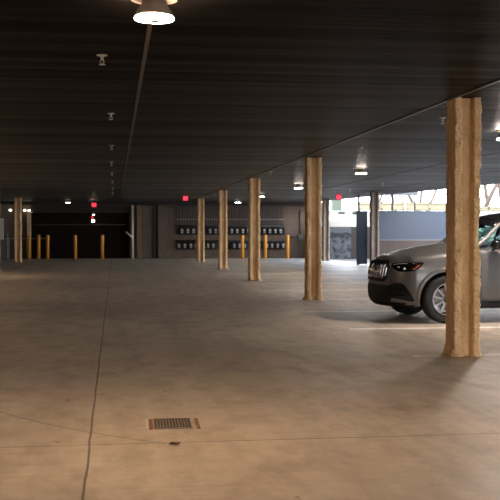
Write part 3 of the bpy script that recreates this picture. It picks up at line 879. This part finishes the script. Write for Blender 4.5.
def body_bm():
    bm = bmesh.new()
    rows = [row_points(a, b) for a, b in LEV]
    V = {}
    ns = len(rows[0])
    def vert(p, sgn):
        y = p[1] * sgn
        return bm.verts.new((p[0], y, p[2]))
    for s in (1, -1):
        for i, r in enumerate(rows):
            for j, p in enumerate(r):
                if s == -1 and p[1] == 0: V[(s, i, j)] = V[(1, i, j)]
                else: V[(s, i, j)] = vert(p, s)
    def face(vs_, flip):
        u = []
        for v in vs_:
            if v not in u: u.append(v)
        if len(u) >= 3:
            try: bm.faces.new(u[::-1] if flip else u)
            except ValueError: pass
    for s in (1, -1):
        for i in range(len(rows) - 1):
            for j in range(ns - 1):
                face((V[(s, i, j)], V[(s, i, j + 1)], V[(s, i + 1, j + 1)], V[(s, i + 1, j)]), s == 1)
    # top deck: hood up to the cowl then a flat deck at belt height
    top = len(rows) - 1
    T = [.0, .36, .70, 1.0]
    cen = {}
    for j in range(ns):
        p = rows[top][j]
        xm = p[0] if j >= len(FY) else interp(FY[j], [(0, p[0]), (.82, -.62)])
        if j == 0: xm = p[0]
        zc = interp(xm, CEN) if xm < .62 else interp(xm, [(.62, 1.28), (.9, 1.12), (3.6, 1.12), (4.1, 1.2)])
        if j == 0: zc = p[2]
        cen[j] = (xm, 0, zc)
    W = {}
    for s in (1, -1):
        for j in range(ns):
            p = Vector(rows[top][j]); c = Vector(cen[j])
            W[(s, j, 0)] = V[(s, top, j)]
            pts_done = None
            for k, tt in enumerate(T):
                if k == 0: continue
                if tt == 1.0:
                    if (p - c).length < 1e-6: W[(s, j, k)] = V[(s, top, j)]
                    elif s == -1: W[(s, j, k)] = W[(1, j, k)]
                    else: W[(s, j, k)] = bm.verts.new(c)
                else:
                    if (p - c).length < 1e-6: W[(s, j, k)] = V[(s, top, j)]
                    else:
                        q = p.lerp(c, tt); q.z = p.z + (c.z - p.z) * (1 - (1 - tt) ** 1.7)
                        W[(s, j, k)] = bm.verts.new((q.x, q.y * s, q.z))
        for j in range(ns - 1):
            for k in range(3):
                face((W[(s, j, k)], W[(s, j + 1, k)], W[(s, j + 1, k + 1)], W[(s, j, k + 1)]), s == 1)
    # underside
    for j in range(ns - 1):
        face((V[(1, 0, j)], V[(-1, 0, j)], V[(-1, 0, j + 1)], V[(1, 0, j + 1)]), True)
    bmesh.ops.remove_doubles(bm, verts=bm.verts[:], dist=1e-5)
    bmesh.ops.recalc_face_normals(bm, faces=bm.faces[:])
    return bm

def apply_mods(o):
    dg = bpy.context.evaluated_depsgraph_get(); dg.update()
    me = bpy.data.meshes.new_from_object(o.evaluated_get(dg))
    o.modifiers.clear()
    o.data = me

CAR = thing('suv_car', 'warm grey sport utility car parked behind the nearest column', 'car', (5.205, 16.36, 0), math.radians(3.0))
body = obj('body', body_bm(), M['paint'], None, True)
md = body.modifiers.new('s', 'SUBSURF'); md.levels = md.render_levels = 2
apply_mods(body)
# BVH of the closed body for laying the details on it
bmx = bmesh.new(); bmx.from_mesh(body.data); bmesh.ops.triangulate(bmx, faces=bmx.faces[:])
TREE = BVHTree.FromBMesh(bmx); bmx.free()
# wheel arches
for wx in (0.0, WB):
    cb = bmesh.new(); bmesh.ops.create_cone(cb, cap_ends=True, segments=64, radius1=.445, radius2=.445, depth=2.6)
    bmesh.ops.rotate(cb, verts=cb.verts, matrix=Matrix.Rotation(PI / 2, 3, 'X')); bmesh.ops.translate(cb, verts=cb.verts, vec=(wx, 0, R_T))
    cut = obj('cut', cb, M['liner'])
    md = body.modifiers.new('b', 'BOOLEAN'); md.object = cut; md.operation = 'DIFFERENCE'; md.solver = 'EXACT'
    apply_mods(body)
    bpy.data.objects.remove(cut)
for p in body.data.polygons: p.use_smooth = True
try: body.data.set_sharp_from_angle(angle=math.radians(40))
except Exception: pass
body.parent = CAR
bme = body.data
if len(bme.materials) < 2: bme.materials.append(M['liner'])
# faces inside the arches, the underside and the cabin deck are black
for p in bme.polygons:
    c = p.center; nrm = p.normal
    arch = any(abs(math.hypot(c.x - wx, c.z - R_T) - .445) < .012 for wx in (0, WB)) and abs(nrm.y) < .3
    if arch or (nrm.z < -.75 and c.z < .36) or (c.x > .66 and c.x < 3.75 and nrm.z > .4 and abs(c.y) < .80): p.material_index = 1
    else: p.material_index = 0

def hit(o, d):
    loc, n, i, dist = TREE.ray_cast(Vector(o), Vector(d).normalized(), 6)
    return loc, n

def patch(name, poly, fr, mat, off=0.006, res=0.03, parent=CAR, mirror=False, thick=0.012):
    """lay a polygon given in (a, z) over the body; fr = (origin, tangent, direction)"""
    O, T, D = (Vector(v) for v in fr)
    bm = bmesh.new()
    n = len(poly); dense = []
    for i in range(n):
        a, b = Vector(poly[i]), Vector(poly[(i + 1) % n]); k = max(1, int((b - a).length / res))
        dense += [a.lerp(b, j / k) for j in range(k)]
    vs_ = [bm.verts.new((p.x, p.y, 0)) for p in dense]
    bm.faces.new(vs_)
    amin = min(p.x for p in dense); amax = max(p.x for p in dense); zmin = min(p.y for p in dense); zmax = max(p.y for p in dense)
    a = amin + res
    while a < amax:
        bmesh.ops.bisect_plane(bm, geom=bm.verts[:] + bm.edges[:] + bm.faces[:], plane_co=(a, 0, 0), plane_no=(1, 0, 0)); a += res
    z = zmin + res
    while z < zmax:
        bmesh.ops.bisect_plane(bm, geom=bm.verts[:] + bm.edges[:] + bm.faces[:], plane_co=(0, z, 0), plane_no=(0, 1, 0)); z += res
    bad = []
    for v in bm.verts:
        o = O + T * v.co.x + Vector((0, 0, v.co.y))
        loc, nn = hit(o, D)
        if loc is None: bad.append(v)
        else:
            if nn.dot(D) > 0: nn = -nn
            v.co = loc + nn * off
    if bad: bmesh.ops.delete(bm, geom=bad, context='VERTS')
    bmesh.ops.recalc_face_normals(bm, faces=bm.faces[:])
    bm.faces.ensure_lookup_table()
    if bm.faces and sum((f.normal.dot(D) for f in bm.faces)) > 0: bmesh.ops.reverse_faces(bm, faces=bm.faces[:])
    bmesh.ops.solidify(bm, geom=bm.faces[:], thickness=thick)
    res_ = []
    if mirror:
        b2 = bm.copy()
        for v in b2.verts: v.co.y = -v.co.y
        bmesh.ops.reverse_faces(b2, faces=b2.faces[:])
        res_.append(obj(name, b2, mat, parent, True))
    res_.insert(0, obj(name, bm, mat, parent, True))
    for o in res_:
        try: o.data.set_sharp_from_angle(angle=math.radians(40))
        except Exception: pass
    return res_

FRONT = ((-3, 0, 0), (0, -1, 0), (1, 0, 0))                 # a runs to the car's left (viewer's right)
s2 = math.sqrt(.5)
CORNER = ((-2.5, -2.5, 0), (s2, -s2, 0), (s2, s2, 0))       # from the front left
SIDE = ((0, -3, 0), (1, 0, 0), (0, 1, 0))
# a on CORNER is measured along (1,-1)/sqrt2 through the origin O = (-2.5,-2.5): (x - y)/sqrt2
grille = patch('grille', [(-.40, .985), (.40, .985), (.47, .93), (.50, .82), (.47, .72), (.40, .675), (-.40, .675), (-.47, .72), (-.50, .82), (-.47, .93)], FRONT, M['black'], .006, .04)[0]
# chrome vertical slats
for k in range(13):
    y = -.45 + k * .075
    if abs(y) < .05: continue
    zt = interp(abs(y), [(0, .965), (.38, .965), (.46, .90)]); zb = interp(abs(y), [(0, .70), (.38, .70), (.46, .75)])
    b = bmesh.new(); pts = []
    for i in range(7):
        z = zb + (zt - zb) * i / 6
        l, nn = hit((-3, -y, z), (1, 0, 0))
        if l: pts.append(l + Vector((-.020, 0, 0)))
    tube(b, pts, .015, 8); obj('slat', b, M['chrome'], grille, True)
b = bmesh.new()
fr_pts = []
gp = [(-.41, .99), (0, .995), (.41, .99), (.48, .93), (.51, .82), (.48, .71), (.41, .665), (0, .66), (-.41, .665), (-.48, .71), (-.51, .82), (-.48, .93), (-.41, .99)]
for (a0, z0), (a1, z1) in zip(gp, gp[1:]):
    for i in range(6):
        a = a0 + (a1 - a0) * i / 6; z = z0 + (z1 - z0) * i / 6
        l, nn = hit((-3, -a, z), (1, 0, 0))
        if l: fr_pts.append(l + Vector((-.012, 0, 0)))
tube(b, fr_pts + fr_pts[:1], .011, 8, cap=False); obj('surround', b, M['gloss_black'], grille, True)
# round star emblem
l, nn = hit((-3, 0, .83), (1, 0, 0)); ex = l.x - .03
b = bmesh.new(); tube(b, [(ex, .095 * math.cos(a), .83 + .095 * math.sin(a)) for a in [2 * PI * i / 32 for i in range(33)]], .009, 8, cap=False)
for k in range(3):
    a = PI / 2 + k * 2 * PI / 3
    tube(b, [(ex, 0, .83), (ex, .092 * math.cos(a), .83 + .092 * math.sin(a))], [.016, .003], 6)
em = obj('emblem', b, M['chrome'], grille, True); prop(em, 'round chrome three-pointed star emblem')
b = bmesh.new(); lathe(b, [(0, 0), (.095, 0), (.095, .03), (0, .03)], 32, 'X', (ex + .004, 0, .83)); obj('emblem_plate', b, M['black'], grille)

# headlamps
hl = [(-.17, .945), (-.05, .965), (.14, .975), (.36, .982), (.385, .965), (.345, .90), (.28, .845), (.16, .825), (.0, .825), (-.11, .865), (-.17, .91)]
for h in patch('headlight', hl, CORNER, M['lens'], .008, .035, mirror=True):
    sgn = -1 if h.data.vertices[0].co.y < 0 else 1
    def onc(a, z, off):
        l, nn = hit(Vector(CORNER[0]) + Vector(CORNER[1]) * a + Vector((0, 0, z)), CORNER[2])
        return None if l is None else Vector((l.x, l.y, l.z)) + (nn if nn.dot(Vector(CORNER[2])) < 0 else -nn) * off
    for seq, r, mt, nm in [([(-.14, .925), (-.04, .945), (.10, .955), (.26, .962)], .005, M['led'], 'light_strip'),
                           ([(-.03, .895), (.0, .892)], .012, M['led'], 'projector'), ([(.09, .875), (.115, .872)], .014, M['led'], 'projector'),
                           ([(.235, .872), (.275, .885), (.315, .915), (.33, .935)], .012, M['amber'], 'marker')]:
        pts = [onc(a, z, .012) for a, z in seq]
        pts = [Vector((p.x, p.y * (1 if sgn == -1 else -1), p.z)) for p in pts if p]
        if len(pts) > 1:
            b = bmesh.new(); tube(b, pts, r, 8); o_ = obj(nm, b, mt, h, True)
            if nm == 'marker': prop(o_, 'red orange side marker')
# lower intakes
patch('lower_intake', [(-.62, .60), (.62, .60), (.66, .54), (.60, .40), (.55, .34), (-.55, .34), (-.60, .40), (-.66, .54)], FRONT, M['black'], .008, .05)
patch('bumper_lip', [(-.80, .325), (.80, .325), (.78, .262), (-.78, .262)], FRONT, M['black'], .012, .05)
patch('side_intake', [(-.22, .59), (-.10, .635), (.03, .65), (.11, .62), (.20, .50), (.27, .375), (.23, .35), (.06, .38), (-.12, .40), (-.22, .48)], CORNER, M['black'], .008, .035, mirror=True)
def corner_bar(pts0, r, name, mat):
    for sgn in (1, -1):
        pts = []
        for a, z in pts0:
            l, nn = hit(Vector(CORNER[0]) + Vector(CORNER[1]) * a + Vector((0, 0, z)), CORNER[2])
            if l: pts.append(Vector((l.x - .012, (l.y - .012) * sgn, l.z)))
        b = bmesh.new(); tube(b, pts, r, 8); obj(name, b, mat, CAR, True)
corner_bar([(-.12, .52), (.0, .53), (.12, .52), (.2, .485)], .014, 'intake_blade', M['black'])
corner_bar([(-.05, .44), (.08, .44), (.2, .42)], .012, 'intake_blade', M['black'])
# parking sensor dots
# wheel arch flares
for wx in (0, WB):
    for s in (-1, 1):
        bm = bmesh.new(); ra, rb = .440, .515; rings = []
        for i in range(37):
            a = math.radians(-14 + 208 * i / 36)
            ring = []
            for r, dy in ((ra, -.05), (ra, .014), (ra + .02, .022), (rb - .015, .014), (rb, -.004), (rb, -.05)):
                x = wx + r * math.cos(a); z = R_T + r * math.sin(a)
                zz = max(.24, z)
                l, nn = hit((x, -3, min(max(z, .30), 1.05)), (0, 1, 0))
                y = (l.y if l else -.95)
                ring.append(bm.verts.new((x, s * (abs(y) + dy), zz)))
            rings.append(ring)
        for a_, b_ in zip(rings, rings[1:]):
            for k in range(5): bm.faces.new((a_[k], a_[k + 1], b_[k + 1], b_[k]))
        bmesh.ops.recalc_face_normals(bm, faces=bm.faces[:])
        obj('wheel_arch', bm, M['paint'], CAR, True)
# sills
for s in (-1, 1):
    y0, y1 = sorted((s * .84, s * .965))
    obj('side_sill', bxm(.52, 2.48, y0, y1, .235, .33, .03), M['black'], CAR)

# wheels
def make_wheel(x, s):
    wobj = bmesh.new()
    lathe(wobj, [(.255, -.125), (.30, -.135), (.345, -.135), (.372, -.118), (.387, -.08), (.388, 0), (.387, .08), (.372, .118), (.345, .135), (.30, .135), (.255, .125), (.25, 0), (.255, -.125)], 64, 'Y')
    tw = obj('wheel', wobj, M['tyre'], CAR, True, loc=(x, s * .855, R_T))
    b = bmesh.new(); lathe(b, [(.252, s * .135), (.262, s * .128), (.258, s * .10), (.235, s * .09), (.225, 0), (.225, -s * .1), (.25, -s * .12)], 64, 'Y'); obj('rim_barrel', b, M['rim_dark'], tw, True)
    b = bmesh.new(); tube(b, [(.248 * math.cos(a), s * .128, .248 * math.sin(a)) for a in [2 * PI * i / 48 for i in range(49)]], .0085, 8, cap=False); obj('rim_lip', b, M['rim'], tw, True)
    b = bmesh.new()
    for k in range(5):
        a0 = math.radians(152) + k * 2 * PI / 5
        for da in (-1, 1):
            # double spokes running from the hub to the rim
            h0 = a0 + da * .30; h1 = a0 + da * .30
            pa = Vector((.062 * math.cos(h0), s * .112, .062 * math.sin(h0))); pb = Vector((.243 * math.cos(h1), s * .125, .243 * math.sin(h1)))
            d = (pb - pa).normalized(); nx = Vector((0, s, 0)); tv = d.cross(nx).normalized()
            q = []
            for pp, wd in ((pa, .017), (pa.lerp(pb, .5), .015), (pb, .018)):
                q.append([b.verts.new(pp + tv * wd), b.verts.new(pp - tv * wd), b.verts.new(pp - tv * wd - nx * .045), b.verts.new(pp + tv * wd - nx * .045)])
            for u_, v_ in zip(q, q[1:]):
                for i in range(4): b.faces.new((u_[i], u_[(i + 1) % 4], v_[(i + 1) % 4], v_[i]))
            b.faces.new(q[0]); b.faces.new(q[-1][::-1])
        tube(b, [((.225) * math.cos(a0 + q_), s * .122, .225 * math.sin(a0 + q_)) for q_ in (-.30, -.15, 0, .15, .30)], .012, 6)
        tube(b, [((.085) * math.cos(a0 + q_), s * .112, .085 * math.sin(a0 + q_)) for q_ in (-.30, 0, .30)], .012, 6)
    bmesh.ops.recalc_face_normals(b, faces=b.faces[:])
    obj('spokes', b, M['rim'], tw)
    b = bmesh.new(); lathe(b, [(0, s * .10), (.06, s * .10), (.06, s * .115), (.035, s * .12), (0, s * .122)] , 24, 'Y'); obj('hub_cap', b, M['rim_dark'], tw)
    b = bmesh.new(); lathe(b, [(0, s * .03), (.18, s * .03), (.18, s * .055), (0, s * .055)], 40, 'Y'); obj('brake_disc', b, M['disc'], tw)
for x in (0, WB):
    for s in (-1, 1): make_wheel(x, s)

# greenhouse: roof, pillars, glass
RB = {'wl': (.36, 1.27), 'wt': (1.02, 1.715)}
def A(s, f):   # along the front pillar
    lo = Vector((.50, s * .86, 1.185)); hi = Vector((1.16, s * .62, 1.66))
    return lo.lerp(hi, f)
roof_rows = []
bm = bmesh.new()
RX = [(.96, 1.71, .60), (1.06, 1.755, .635), (1.34, 1.80, .66), (2.0, 1.825, .675), (2.7, 1.815, .66), (3.3, 1.77, .63), (3.62, 1.72, .60)]
g = []
for x, zc, hw in RX:
    rowv = []
    for q in (-1, -.85, -.5, 0, .5, .85, 1):
        fx = x + (.14 * q * q if x < 1.2 else (.10 * q * q if x < 1.5 else 0))
        rowv.append(bm.verts.new((fx, q * hw, zc - .075 * abs(q) ** 2.6)))
    g.append(rowv)
for a_, b_ in zip(g, g[1:]):
    for k in range(6): bm.faces.new((a_[k], a_[k + 1], b_[k + 1], b_[k]))
bmesh.ops.recalc_face_normals(bm, faces=bm.faces[:])
if sum(f.normal.z for f in bm.faces) < 0: bmesh.ops.reverse_faces(bm, faces=bm.faces[:])
bmesh.ops.solidify(bm, geom=bm.faces[:], thickness=.045)
ro = obj('roof', bm, M['gloss_black'], CAR, True); md = ro.modifiers.new('s', 'SUBSURF'); md.levels = md.render_levels = 2; apply_mods(ro)
prop(ro, 'black roof')
def quad_panel(name, grid, mat, th):
    bm = bmesh.new(); g = [[bm.verts.new(p) for p in r] for r in grid]
    for a_, b_ in zip(g, g[1:]):
        for k in range(len(a_) - 1): bm.faces.new((a_[k], a_[k + 1], b_[k + 1], b_[k]))
    bmesh.ops.recalc_face_normals(bm, faces=bm.faces[:])
    bmesh.ops.solidify(bm, geom=bm.faces[:], thickness=th)
    return obj(name, bm, mat, CAR, True)
# windshield
grid = []
for f in (0, .33, .66, 1):
    r = []
    for q in (-1, -.6, -.2, .2, .6, 1):
        lo = Vector((.40 + .12 * q * q, q * .80, 1.265 - .07 * q * q)); hi = Vector((.98 + .16 * q * q, q * .585, 1.70 - .05 * q * q))
        p = lo.lerp(hi, f); p.z += .025 * math.sin(f * PI); r.append(p)
    grid.append(r)
quad_panel('windshield', grid, M['glass'], .004)
band = [[p + Vector((-.004, 0, .006)) for p in (a_.lerp(b_, .15) for a_, b_ in zip(grid[2], grid[3]))], [p + Vector((-.004, 0, .006)) for p in grid[3]]]
quad_panel('tint_band', band, M['gloss_black'], .003)
for s in (-1, 1):
    # front pillar + roof rail + rear pillars
    b = bmesh.new(); tube(b, [(.44, s * .865, 1.165), (.60, s * .83, 1.255), (.80, s * .755, 1.41), (1.0, s * .675, 1.57), (1.22, s * .635, 1.685), (1.6, s * .655, 1.73), (2.2, s * .67, 1.745), (2.8, s * .655, 1.735), (3.3, s * .625, 1.665), (3.62, s * .60, 1.63)],
                         [.05, .04, .036, .036, .036, .036, .036, .036, .036, .04], 10)
    obj('roof_pillar', b, M['paint'], CAR, True)
    b = bmesh.new(); tube(b, [(1.62, s * .87, 1.2), (1.70, s * .655, 1.69)], .045, 8); obj('door_pillar', b, M['gloss_black'], CAR, True)
    b = bmesh.new(); tube(b, [(2.72, s * .87, 1.22), (2.85, s * .65, 1.69)], .05, 8); obj('door_pillar', b, M['gloss_black'], CAR, True)
    b = bmesh.new(); tube(b, [(3.78, s * .82, 1.22), (3.58, s * .60, 1.65)], .085, 8); obj('rear_pillar', b, M['paint'], CAR, True)
    for nm, lo0, lo1, hi0, hi1 in (('side_window', .62, 1.60, 1.24, 1.68), ('side_window', 1.64, 2.70, 1.72, 2.83), ('side_window', 2.76, 3.72, 2.87, 3.52)):
        grid = []
        for f in (0, .5, 1):
            r = []
            for q in (0, .5, 1):
                lo = Vector((lo0 + (lo1 - lo0) * q, s * .868, 1.195 + .01 * lo0)); hi = Vector((hi0 + (hi1 - hi0) * q, s * .655, 1.67))
                p = lo.lerp(hi, f); p.y += s * .012 * math.sin(f * PI); r.append(p)
            grid.append(r)
        quad_panel(nm, grid, M['glass'], .004)
    # mirror
    bm = bmesh.new(); bmesh.ops.create_uvsphere(bm, u_segments=20, v_segments=12, radius=1)
    for v in bm.verts:
        v.co = Vector((.80 + v.co.x * .085 + (.02 if v.co.x > 0 else 0), s * (1.03 + .0) + v.co.y * .115, 1.265 + v.co.z * .085))
    mo = obj('mirror', bm, M['gloss_black'], CAR, True)
    b = bmesh.new(); tube(b, [(.82, s * .86, 1.165), (.82, s * .97, 1.21)], .025, 8); obj('mirror_foot', b, M['gloss_black'], mo, True)
    # belt trim, handles, seams
    for hx in (1.38, 2.42):
        l, nn = hit((hx, -3, 1.0), (0, 1, 0))
        b = bmesh.new(); tube(b, [(hx - .11, s * (abs(l.y) + .008), 1.0), (hx - .09, s * (abs(l.y) + .028), 1.003), (hx + .09, s * (abs(l.y) + .028), 1.007), (hx + .11, s * (abs(l.y) + .008), 1.01)], .012, 8); obj('door_handle', b, M['paint'], CAR, True)
    for path in ([(.60, 1.17), (.60, .95), (.57, .7), (.60, .45), (.66, .34)], [(1.62, 1.19), (1.63, .8), (1.63, .5), (1.62, .34)], [(2.62, 1.21), (2.60, .95), (2.52, .86), (2.42, .6), (2.36, .34)]):
        pts = []
        for (a0, z0), (a1, z1) in zip(path, path[1:]):
            for i in range(6):
                l, nn = hit((a0 + (a1 - a0) * i / 6, -3, z0 + (z1 - z0) * i / 6), (0, 1, 0))
                if l: pts.append(Vector((l.x, s * (abs(l.y) - .0015), l.z)))
        b = bmesh.new(); tube(b, pts, .0045, 6); obj('door_seam', b, M['black'], CAR)
# rear window and tail lamps
grid = []
for f in (0, .5, 1):
    grid.append([Vector((3.92, y, 1.22)).lerp(Vector((3.60, y * .8, 1.66)), f) for y in (-.72, 0, .72)])
quad_panel('rear_window', grid, M['glass'], .004)
for s in (-1, 1):
    REAR = ((7, 0, 0), (0, s, 0), (-1, 0, 0))
    patch('tail_light', [(.42, 1.06), (.82, 1.08), (.84, .93), (.44, .92)], REAR, M['taillamp'], .008, .05)
# interior
bm = bmesh.new(); box(bm, .62, .98, -.74, .74, 1.05, 1.24, .05); obj('dashboard', bm, M['interior'], CAR, True)
for y in (-.37, .37):
    bm = bmesh.new(); box(bm, 1.62, 1.78, y - .24, y + .24, 1.05, 1.40, .06); st = obj('seat', bm, M['interior'], CAR, True)
    obj('headrest', bxm(1.68, 1.78, y - .13, y + .13, 1.41, 1.58, .04), M['interior'], st, True)
bm = bmesh.new(); box(bm, 2.55, 2.72, -.62, .62, 1.05, 1.40, .06); obj('seat', bm, M['interior'], CAR, True)
b = bmesh.new(); tube(b, [(1.12 + .06 * math.sin(a), -.37 + .185 * math.cos(a), 1.12 + .17 * math.sin(a)) for a in [2 * PI * i / 28 for i in range(29)]], .016, 8, cap=False); obj('steering_wheel', b, M['interior'], CAR, True)
b = bmesh.new(); box(b, .98, 1.02, -.13, .13, 1.53, 1.60, .02); obj('rear_view_mirror', b, M['interior'], CAR)
